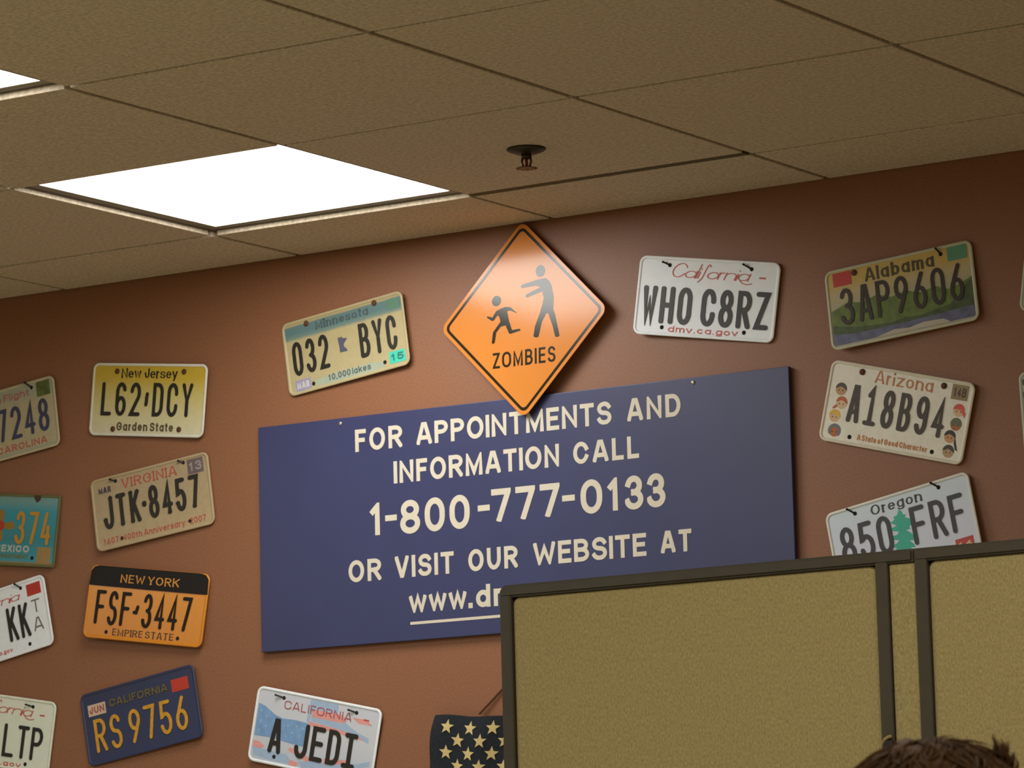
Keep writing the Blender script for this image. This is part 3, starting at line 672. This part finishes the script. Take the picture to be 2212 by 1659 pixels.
# --- three plates cut by the right frame edge: only their left rims show
for pos, lab in (((-2.997, 1.2516, -.1536, -.0027, 0), 'pale green-white licence plate at the right frame edge, level with the Alabama plate'),
                 ((-3.0116, 1.0168, .0363, -.0048, 0), 'grey-white licence plate at the right frame edge, level with the Arizona plate'),
                 ((-3.004, .95 - .115, -.0866, -.0028, 0), 'pale licence plate at the right frame edge just above the partition')):
    p = plate(pos, lab, M_print('pale_sheeting', [(-76, (196, 200, 180)), (76, (190, 196, 178))], dirt=.15), M('pale_green_rim', (190, 194, 174), .45))
    if pos[1] == 1.0168: prism('printed_smudge', [circ(-140, 57, 7, 14), circ(-141, 34, 7, 14), circ(-136, 0, 8, 14), circ(-134, -20, 6, 14)], .05, .25, M('slate_smudge', (96, 98, 92), .6), p)
    nails(p, [(-89, 62, 'hole', 0, 0), (-89, -60, 'hole', 0, 0)])

# ------------------------------------------------------------------ blue information sign
def blue_sign():
    t = thing('information_sign', 'large dark blue rectangular sign with white lettering for appointments and a phone number', 'sign', frame_at(-4.8675, .69276, -.00269, off=.0))
    blue = M('navy_sign_face', (55, 59, 97), .38, var=.05, scale=8); wt = M('warm_white_vinyl', (212, 203, 182), .5, var=.03)
    w, h = 1.2311, .4581
    bm = bmesh.new(); add_box(bm, (0, 0, .002), (w, h, .0125), .0012); mesh_obj('sign_board', bm, blue, t)
    k = dict(mat=wt, parent=t, z0=12.2, z1=13.0)
    def line(s, x0, x1, y0, y1, st, **kw): return text('lettering', s, x0, x1, y0, y1, st, **{**k, **kw})
    line('FOR', 240, 354, 386, 431, 8.6); line('APPOINTMENTS', 388, 841, 386.5, 431, 8.6, gap=.13); line('AND', 876, 995, 387, 431, 8.6)
    line('INFORMATION', 333, 720, 314.5, 359, 8.6, gap=.14); line('CALL', 752, 900, 315, 358, 8.6)
    line('1', 271, 304, 215, 280, 11.6); line('-', 309, 337, 228, 268, 11.6); line('800', 345, 510, 211.5, 279, 12.4, gap=.14, r=.42)
    line('-', 529, 557, 227, 272, 11.6); line('777', 561, 719, 218, 283, 12.2, gap=.14); line('-', 724, 753, 230, 275, 11.6)
    line('0', 766, 815, 216.5, 283, 12.4, r=.42); line('1', 826, 857, 218, 282, 11.6); line('33', 866, 956, 216.5, 282, 12.0, gap=.12)
    line('OR', 218, 297, 125, 169, 8.6); line('VISIT', 330, 470, 125.5, 169, 8.6); line('OUR', 504, 619, 125.5, 169, 8.6)
    line('WEBSITE', 655, 910, 126, 170, 8.6, gap=.12); line('AT', 942, 1010, 127.5, 170, 8.6)
    line('www', 362, 498, 54, 99, 8.4, gap=.10); line('.', 502, 512, 54, 100, 10.); line('dmv', 520, 650, 54, 98.5, 9.6, gap=.14)
    line('.ca.gov', 660, 860, 54, 98.5, 9.6)
    prism('underline', rect(364, 31, 862, 36.5), 12.2, 13.0, wt, t)
    sc = M('zinc_screw', (190, 184, 170), .3, metal=.7)
    for x, y in ((205, 447), (1024, 448)):
        bm = bmesh.new(); lathe(bm, [(.0042, 0), (.0042, .0012), (.003, .0022), (0, .0026)], 14, (x * .001, y * .001, .0125)); mesh_obj('screw', bm, sc, t, True)
blue_sign()

# ------------------------------------------------------------------ orange diamond sign
def diamond(a, r, n=6):
    """square standing on a corner: half diagonal a, corner radius r"""
    s = a / math.sqrt(2)
    return [((x - y) / math.sqrt(2), (x + y) / math.sqrt(2)) for x, y in rrect(s, s, r, n)]
def zombie_sign():
    t = thing('warning_sign', 'orange diamond-shaped warning sign with a running and a lurching figure above ZOMBIES', 'sign', frame_at(-4.2155, 1.301, -.0055, -.0252, -.020, .0205))
    org = M('orange_sign_face', (218, 136, 60), .16, var=.03, scale=10, spec=.40)
    ink = M('black_screen_ink', (40, 36, 22), .16, spec=.45)
    bm = bmesh.new()
    ring = lambda d, z: [(x * .001, y * .001, z * .001) for x, y in diamond(196.5 - d, 17 - d * .7)]
    add_rings(bm, [ring(.6, -1.0), ring(0, -.6), ring(0, .5), ring(.6, .9)]); bmesh.ops.recalc_face_normals(bm, faces=bm.faces[:])
    mesh_obj('sign_plate', bm, org, t)
    bm = bmesh.new()
    a, b = diamond(186.5, 13), diamond(178.5, 9)
    for (p_, q_, z_) in ((a, b, 1.15),):
        n = len(p_); va = [bm.verts.new((x * .001, y * .001, z_ * .001)) for x, y in p_]; vb = [bm.verts.new((x * .001, y * .001, z_ * .001)) for x, y in q_]
        vc = [bm.verts.new((x * .001, y * .001, .0008)) for x, y in p_]; vd = [bm.verts.new((x * .001, y * .001, .0008)) for x, y in q_]
        for i in range(n):
            j = (i + 1) % n
            bm.faces.new((va[i], va[j], vb[j], vb[i])); bm.faces.new((vc[i], vc[j], va[j], va[i])); bm.faces.new((vb[i], vb[j], vd[j], vd[i]))
    mesh_obj('border_line', bm, ink, t)
    man = [(37, 75), (-1, 69), (-5, 66), (-2, 62), (31, 63), (41, 59), (8, 48), (6, 44), (11, 42), (46, 50), (49, 37), (46, 25), (41, 11), (28, -17), (24, -37), (30, -40), (36, -39), (44, -11), (55, 6), (59, 5), (69, -21), (75, -43), (80, -44), (85, -42), (75, 2), (71, 12), (72, 37), (68, 57), (63, 69), (53, 76)]
    run = [(-51, 27), (-40, 29), (-29, 27), (-15, 15), (-13, 13), (-29, 20), (-37, 20), (-33, 1), (-26, -19), (-7, -18), (-6, -22), (-29, -26), (-33, -25), (-41, -8), (-52, -9), (-63, -20), (-67, -40), (-72, -42), (-74, -39), (-71, -19), (-53, 1), (-56, 11), (-60, 14), (-68, 5), (-73, 4), (-85, 12), (-84, 15), (-72, 11), (-63, 23)]
    prism('lurching_figure', [man, circ(42, 91, 11, 24, 12)], .8, 1.15, ink, t)
    prism('running_figure', [run, circ(-62, 43, 11, 24, 10.5)], .8, 1.15, ink, t)
    text('lettering', 'ZOMBIES', -72, 75, -91.5, -60.5, 4.6, ink, t, z0=.8, z1=1.15, gap=.20, r=.34)
zombie_sign()

# ------------------------------------------------------------------ small flag hanging low on the wall
def flag():
    t = thing('flag', 'small dark navy flag with cream stars hanging beside the partition post', 'flag', frame_at(-4.448, .5415, -.075, off=.012))
    w, h = .76, .457
    def P(u, v, dz=0):                    # u right, v down from the top left corner, metres
        d = .006 * math.sin(u * 22 + v * 6) + .004 * math.sin(v * 30 + 1) * (1 - u) + .003 * math.sin(u * 60 + v * 14)
        sx = -.11 * v - .004 * math.sin(v * 40) * max(0, 1 - u * 8)
        sy = .0015 * math.sin(u * 50)
        return Vector((u + sx, -v + sy, d + dz))
    navy = M('navy_flag_cloth', (40, 44, 50), .9, var=.15, scale=150, bump=.3, spec=.2); cream = M('cream_flag_cloth', (214, 192, 134), .9, spec=.2); red = M('brick_flag_cloth', (120, 46, 36), .9, spec=.2)
    def patch(name, u0, u1, v0, v1, mat, nu, nv):
        bm = bmesh.new()
        for zz in (0, -.0012):
            g = [[bm.verts.new(P(u0 + (u1 - u0) * i / nu, v0 + (v1 - v0) * j / nv, zz)) for i in range(nu + 1)] for j in range(nv + 1)]
            for j in range(nv):
                for i in range(nu): bm.faces.new((g[j][i], g[j + 1][i], g[j + 1][i + 1], g[j][i + 1]))
        bmesh.ops.recalc_face_normals(bm, faces=bm.faces[:])
        return mesh_obj(name, bm, mat, t, True)
    ch = h * 7 / 13; cw = .318
    c = patch('canton', 0, cw, 0, ch, navy, 30, 24)
    for s in range(13):
        v0 = h * s / 13; u0 = cw if s < 7 else 0
        patch('stripe', u0, w, v0, v0 + h / 13, red if s % 2 == 0 else cream, 40, 3)
    bm = bmesh.new()
    for row in range(9):
        for k in range(6 if row % 2 == 0 else 5):
            su = .0385 + k * .0505 + (0 if row % 2 == 0 else .0252); sv = .0235 + row * .0249
            ctr = P(su, sv, .0012); out = []
            for q in range(10):
                rr = .0150 if q % 2 == 0 else .0064; a = q * PI / 5 + .05
                out.append(bm.verts.new(P(su + rr * math.sin(a), sv - rr * math.cos(a), .0012)))
            cv = bm.verts.new(ctr)
            for q in range(10): bm.faces.new((cv, out[(q + 1) % 10], out[q]))
    mesh_obj('stars', bm, cream, c)
    bm = bmesh.new(); add_tube(bm, [(.098, .004, -.004), (.120, .026, -.006), (.150, .056, -.008), (.190, .095, -.009)], .0022, 6)
    mesh_obj('hanging_cord', bm, M('brown_cord', (92, 54, 32), .9), t)
    bm = bmesh.new(); add_tube(bm, [(.188, .094, -.012), (.190, .096, .004)], .003, 8); mesh_obj('hook', bm, NAIL, t)
flag()

# ------------------------------------------------------------------ office partitions
FRAME = M('dark_olive_frame', (62, 55, 37), .5, var=.08); 
def fabric():
    m = bpy.data.materials.new('khaki_panel_fabric'); m.use_nodes = True; nt = m.node_tree; b = nt.nodes['Principled BSDF']
    tc = nt.nodes.new('ShaderNodeTexCoord'); nz = nt.nodes.new('ShaderNodeTexNoise'); nz.inputs['Scale'].default_value = 420; nz.inputs['Detail'].default_value = 3
    mp = nt.nodes.new('ShaderNodeMapping'); mp.inputs['Scale'].default_value = (1, 1, .55); nt.links.new(tc.outputs['Object'], mp.inputs[0]); nt.links.new(mp.outputs[0], nz.inputs['Vector'])
    rp = nt.nodes.new('ShaderNodeValToRGB'); rp.color_ramp.elements[0].position = .32; rp.color_ramp.elements[1].position = .68
    rp.color_ramp.elements[0].color = lin((144, 129, 84)); rp.color_ramp.elements[1].color = lin((172, 154, 103))
    nt.links.new(nz.outputs['Fac'], rp.inputs['Fac']); nt.links.new(rp.outputs['Color'], b.inputs['Base Color'])
    b.inputs['Roughness'].default_value = .95; b.inputs['Specular IOR Level'].default_value = .15; b.inputs['Sheen Weight'].default_value = .15
    bp = nt.nodes.new('ShaderNodeBump'); bp.inputs['Strength'].default_value = .4; bp.inputs['Distance'].default_value = .001
    nt.links.new(nz.outputs['Fac'], bp.inputs['Height']); nt.links.new(bp.outputs['Normal'], b.inputs['Normal'])
    return m
FAB = fabric()
PT = .551 + CAM_Z; PY = -2.0; PD = .055
def partition(x0, x1, label, round_left):
    t = thing('office_partition', label, 'partition', Matrix.Translation((x0, PY, 0)), 'office partitions in front of the wall')
    w = x1 - x0; fw_ = .0185; top = PT; rr = .012
    # frame: rounded upside-down U swept with a bevelled section
    bm = bmesh.new(); add_box(bm, (0, 0, .02), (fw_, PD, top - (rr if round_left else .001)), .003); mesh_obj('post', bm, FRAME, t)
    bm = bmesh.new(); add_box(bm, (w - fw_, 0, .02), (w, PD, top - .001), .003); mesh_obj('post', bm, FRAME, t)
    bm = bmesh.new()
    n = 6; prof = []
    outer = [(rr - rr * math.sin(a), rr - rr * math.cos(a)) for a in [PI / 2 * i / n for i in range(n, -1, -1)]] if round_left else [(0, 0)]
    pts = [(x, top - d) for x, d in outer] + [(w + (.0375 if round_left else 0), top), (w + (.0375 if round_left else 0), top - .017), (fw_ if round_left else 0, top - .017)]
    if round_left: pts.append((0, top - .017))
    f0 = [bm.verts.new((x, -.001, z)) for x, z in pts]; f1 = [bm.verts.new((x, PD + .001, z)) for x, z in pts]
    bm.faces.new(f0); bm.faces.new(f1[::-1])
    for i in range(len(pts)): bm.faces.new((f0[i], f1[i], f1[(i + 1) % len(pts)], f0[(i + 1) % len(pts)]))
    bmesh.ops.recalc_face_normals(bm, faces=bm.faces[:])
    bmesh.ops.bevel(bm, geom=[e for e in bm.edges if abs(e.verts[0].co.y - e.verts[1].co.y) < 1e-6], offset=.003, segments=2, affect='EDGES')
    mesh_obj('top_rail', bm, FRAME, t)
    box('bottom_rail', (fw_, .004, .02), (w - fw_, PD - .004, .10), FRAME, t, .003)
    for fx in (.03, w - .03):
        bm = bmesh.new(); lathe(bm, [(.018, 0), (.018, .006), (.006, .009), (.006, .022)], 16, (fx, PD / 2, 0)); mesh_obj('foot', bm, FRAME, t)
    # padded fabric with softly rounded corners
    bm = bmesh.new(); zc = (top - .017 + .10) / 2; hh = (top - .017 - .10) / 2; hw_ = (w - 2 * fw_) / 2
    ring = lambda d, y: [(w / 2 + u, y, zc + v) for u, v in rrect(hw_ - d, hh - d, .011 - d * .5)]
    add_rings(bm, [ring(0, PD - .006), ring(0, .008), ring(.002, .0055), ring(.005, .0045)]); bmesh.ops.recalc_face_normals(bm, faces=bm.faces[:])
    mesh_obj('fabric_panel', bm, FAB, t)
    return t
a = partition(-3.017, -2.4205, 'khaki fabric office partition with a rounded free left corner, standing before the blue sign', True)
bm = bmesh.new(); add_tube(bm, [(.581, -.002, PT - .248), (.585, -.004, PT - .243), (.590, -.004, PT - .240), (.595, -.003, PT - .239)], .0022, 8); mesh_obj('hook_clip', bm, M('brass_clip', (150, 126, 74), .5), a)
bm = bmesh.new(); add_box(bm, (.583, -.005, PT - .268), (.5965, .002, PT - .244), .002); mesh_obj('clip_body', bm, M('black_clip', (24, 22, 18), .5), a)
partition(-2.382, -1.62, 'khaki fabric office partition at the right, behind the dark-haired head', False)
t = thing('partition_connector', 'narrow khaki fabric strip joining the two office partitions', 'partition connector', Matrix.Translation((-2.42, PY, 0)))
box('fabric_strip', (.0003, .004, .02), (.0372, PD - .004, PT - .0175), FAB, t, .002)

# ------------------------------------------------------------------ person in front of the partition (only the crown shows)
def skin_body(name, pts, edges, mat, parent, lv=2):
    """one continuous skinned surface: joints (x, y, z, radius)"""
    me = bpy.data.meshes.new(name); me.from_pydata([p[:3] for p in pts], edges, [])
    o = bpy.data.objects.new(name, me); COL.objects.link(o); o.parent = parent
    o.modifiers.new('skin', 'SKIN'); me.skin_vertices.new() if not me.skin_vertices else None
    for i, p in enumerate(pts):
        rx = p[3] if isinstance(p[3], tuple) else (p[3], p[3]); me.skin_vertices[0].data[i].radius = rx
    me.skin_vertices[0].data[0].use_root = True
    s = o.modifiers.new('sub', 'SUBSURF'); s.levels = lv; s.render_levels = lv
    me.materials.append(mat); return o

def person():
    TOP = CAM_Z + .170
    t = thing('person', 'person with tousled short dark brown hair, only the crown showing at the lower right', 'person', Matrix.Translation((-1.313, -4.096, 0)) @ Matrix.Rotation(math.radians(62), 4, 'Z'))
    skin = M('skin', (196, 142, 108), .5, var=.04); hair = M('dark_brown_hair', (72, 48, 20), .7, var=.3, scale=120, spec=.12); shirt = M('grey_shirt_cloth', (92, 96, 104), .85); jean = M('denim_cloth', (54, 62, 84), .9); shoe = M('black_shoe', (30, 28, 28), .5)
    s = TOP / 1.72
    v = lambda x, y, z, r: (x, y, z * s, r)
    # faces local -y; pelvis is the root
    pts = [v(0, 0, .93, (.14, .11)), v(0, 0, 1.12, (.125, .095)), v(0, .01, 1.32, (.15, .10)), v(0, .015, 1.43, (.10, .07)), v(0, .01, 1.49, .054), v(0, -.005, 1.555, .056),
           v(.175, .015, 1.395, .056), v(.235, .03, 1.13, .042), v(.245, -.03, .90, .031), v(.245, -.05, .83, .034),
           v(-.175, .015, 1.395, .056), v(-.235, .03, 1.13, .042), v(-.245, -.03, .90, .031), v(-.245, -.05, .83, .034),
           v(.09, 0, .86, .088), v(.10, -.005, .49, .058), v(.105, .015, .10, .040), v(.11, -.12, .035, .034),
           v(-.09, 0, .86, .088), v(-.10, -.005, .49, .058), v(-.105, .015, .10, .040), v(-.11, -.12, .035, .034)]
    ed = [(0, 1), (1, 2), (2, 3), (3, 4), (4, 5), (3, 6), (6, 7), (7, 8), (8, 9), (3, 10), (10, 11), (11, 12), (12, 13), (0, 14), (14, 15), (15, 16), (16, 17), (0, 18), (18, 19), (19, 20), (20, 21)]
    body = skin_body('body', pts, ed, skin, t)
    for sx in (1, -1):
        fp = [v(sx * .245, -.05, .83, .026)]
        fe = []
        for k, (dx, ln) in enumerate(((-.026, .075), (-.009, .085), (.009, .08), (.025, .062))):
            b0 = len(fp); fp += [v(sx * .245, -.055 + dx, .79, .0095), v(sx * .240, -.06 + dx * 1.1, .79 - ln * .5, .0085), v(sx * .228, -.064 + dx * 1.1, .79 - ln, .0072)]; fe += [(0, b0), (b0, b0 + 1), (b0 + 1, b0 + 2)]
        b0 = len(fp); fp += [v(sx * .236, -.088, .812, .011), v(sx * .226, -.104, .785, .009), v(sx * .218, -.110, .762, .0075)]; fe += [(0, b0), (b0, b0 + 1), (b0 + 1, b0 + 2)]
        skin_body('hand', fp, fe, skin, body, 1)
    # clothes
    sp = [v(0, 0, .90, (.155, .125)), v(0, 0, 1.12, (.14, .11)), v(0, .01, 1.32, (.165, .115)), v(0, .015, 1.425, (.11, .085)), v(0, .012, 1.455, .064), v(.18, .015, 1.395, .068), v(.225, .028, 1.19, .058), v(-.18, .015, 1.395, .068), v(-.225, .028, 1.19, .058)]
    skin_body('shirt', sp, [(0, 1), (1, 2), (2, 3), (3, 4), (3, 5), (5, 6), (3, 7), (7, 8)], shirt, t)
    tp = [v(0, 0, .96, (.148, .118)), v(.092, 0, .85, .10), v(.10, -.004, .49, .070), v(.105, .012, .075, .056), v(-.092, 0, .85, .10), v(-.10, -.004, .49, .070), v(-.105, .012, .075, .056)]
    skin_body('trousers', tp, [(0, 1), (1, 2), (2, 3), (0, 4), (4, 5), (5, 6)], jean, t)
    for sx in (1, -1): skin_body('shoe', [(sx * .107, .05, .042, .042), (sx * .109, -.04, .042, .044), (sx * .112, -.14, .034, .034)], [(0, 1), (1, 2)], shoe, t)
    # head: a sculpted ovoid with brow, nose, lips, chin
    hz = TOP - .013 - .112
    def head_pt(th, ph, g=0.):
        x = .074 * math.cos(th) * math.sin(ph); y = -.094 * math.sin(th) * math.sin(ph); z = .112 * math.cos(ph)
        if z < 0: x *= 1 + .30 * z / .112; y *= 1 + .12 * z / .112
        if z > 0: x *= 1 + .10 * (z / .112) * (1 - z / .112)
        f = max(0, -y / .094) ** 6
        y -= f * (.020 * math.exp(-(x / .011) ** 2 - ((z + .020) / .020) ** 2) + .006 * math.exp(-(x / .022) ** 2 - ((z + .058) / .010) ** 2) + .006 * math.exp(-(x / .02) ** 2 - ((z + .092) / .014) ** 2) - .006 * math.exp(-((abs(x) - .031) / .014) ** 2 - ((z - .004) / .012) ** 2))
        n = Vector((x / .074 ** 2, y / .094 ** 2, z / .112 ** 2)).normalized()
        return Vector((x, y, z + hz)) + n * g
    bm = bmesh.new(); NT, NP = 48, 32
    rings = [[head_pt(2 * PI * i / NT, max(PI * j / NP, .02) if j < NP else PI - .02) for i in range(NT)] for j in range(NP + 1)]
    add_rings(bm, rings[::-1]); mesh_obj('head', bm, skin, body, True)
    for sx in (1, -1):
        bm = bmesh.new(); bmesh.ops.create_uvsphere(bm, u_segments=14, v_segments=10, radius=.0115, matrix=Matrix.Translation((sx * .031, -.078, hz + .004))); mesh_obj('eye', bm, M('eye_white', (228, 224, 216), .2), body, True)
        bm = bmesh.new(); bmesh.ops.create_uvsphere(bm, u_segments=12, v_segments=8, radius=.0052, matrix=Matrix.Translation((sx * .031, -.0862, hz + .004))); mesh_obj('iris', bm, M('iris_brown', (64, 40, 24), .2), body, True)
        bm = bmesh.new(); bmesh.ops.create_uvsphere(bm, u_segments=14, v_segments=10, radius=1, matrix=Matrix.Translation((sx * .075, .006, hz - .012)) @ Matrix.Rotation(sx * .35, 4, 'Z') @ Matrix.Diagonal((.008, .020, .032, 1))); mesh_obj('ear', bm, skin, body, True)
    bm = bmesh.new(); add_tube(bm, [(-.022, -.088, hz - .060), (0, -.0975, hz - .058), (.022, -.088, hz - .060)], [.003, .0055, .003], 8); mesh_obj('lips', bm, M('lip_skin', (176, 104, 88), .45), body, True)
    # hair: a thick cap with a ruffled surface, strands and a small tuft
    hb = bmesh.new(); rings = []
    for j in range(26):
        row = []
        for i in range(72):
            th = 2 * PI * i / 72
            lim = 1.62 + .45 * max(0, math.sin(-th)) * 1.0 - .55 * max(0, math.sin(th)) ** 1.5     # longer at the nape, short at the brow
            ph = max(.02, lim * j / 25)
            q = head_pt(th, ph, .011 * min(1, (1 - j / 25) * 5) + .001)
            q += Vector((0, 0, 1)) * 0
            nz_ = noise.noise(Vector((th * 1.3 * math.sin(ph), ph * 3, 1.7))) * .004 + noise.noise(Vector((math.cos(th) * 9 * math.sin(ph), math.sin(th) * 9 * math.sin(ph), ph * 2))) * .003
            row.append(q + (q - Vector((0, 0, hz))).normalized() * nz_)
        rings.append(row)
    add_rings(hb, rings[::-1], True, False)
    random.seed(5)
    def strand(th, ph, ln, lift, wdt, twist):
        p0 = head_pt(th, ph, .007); pts_ = []
        for k in range(5):
            f = k / 4; pts_.append(head_pt(th + twist * f, ph + ln * f, .009 + .004 * math.sin(f * PI) + lift * f * f))
        add_tube(hb, pts_, [wdt, wdt, wdt * .8, wdt * .55, wdt * .1], 4)
    for k in range(1500):
        strand(random.uniform(0, 2 * PI), random.uniform(.03, 1.2), random.uniform(.18, .42), random.uniform(-.003, .004) + (random.random() < .06) * .006, random.uniform(.0007, .0014), random.uniform(-.5, .5))
    TH, PH = HT
    for k in range(26):
        base = head_pt(TH + random.uniform(-.12, .12), PH + random.uniform(-.10, .10), .006)
        n_ = (base - Vector((0, 0, hz))).normalized(); d = (Vector((0, 0, 1)) * .9 + n_ * .25 + Vector((random.uniform(-.25, .25), random.uniform(-.25, .25), 0))).normalized(); L = random.uniform(.014, .027)
        add_tube(hb, [base, base + n_ * .006 + d * L * .5, base + d * L], [.0016, .0012, .0003], 4)
    mesh_obj('hair', hb, hair, body, True)
HT = (.5, .62)
person()
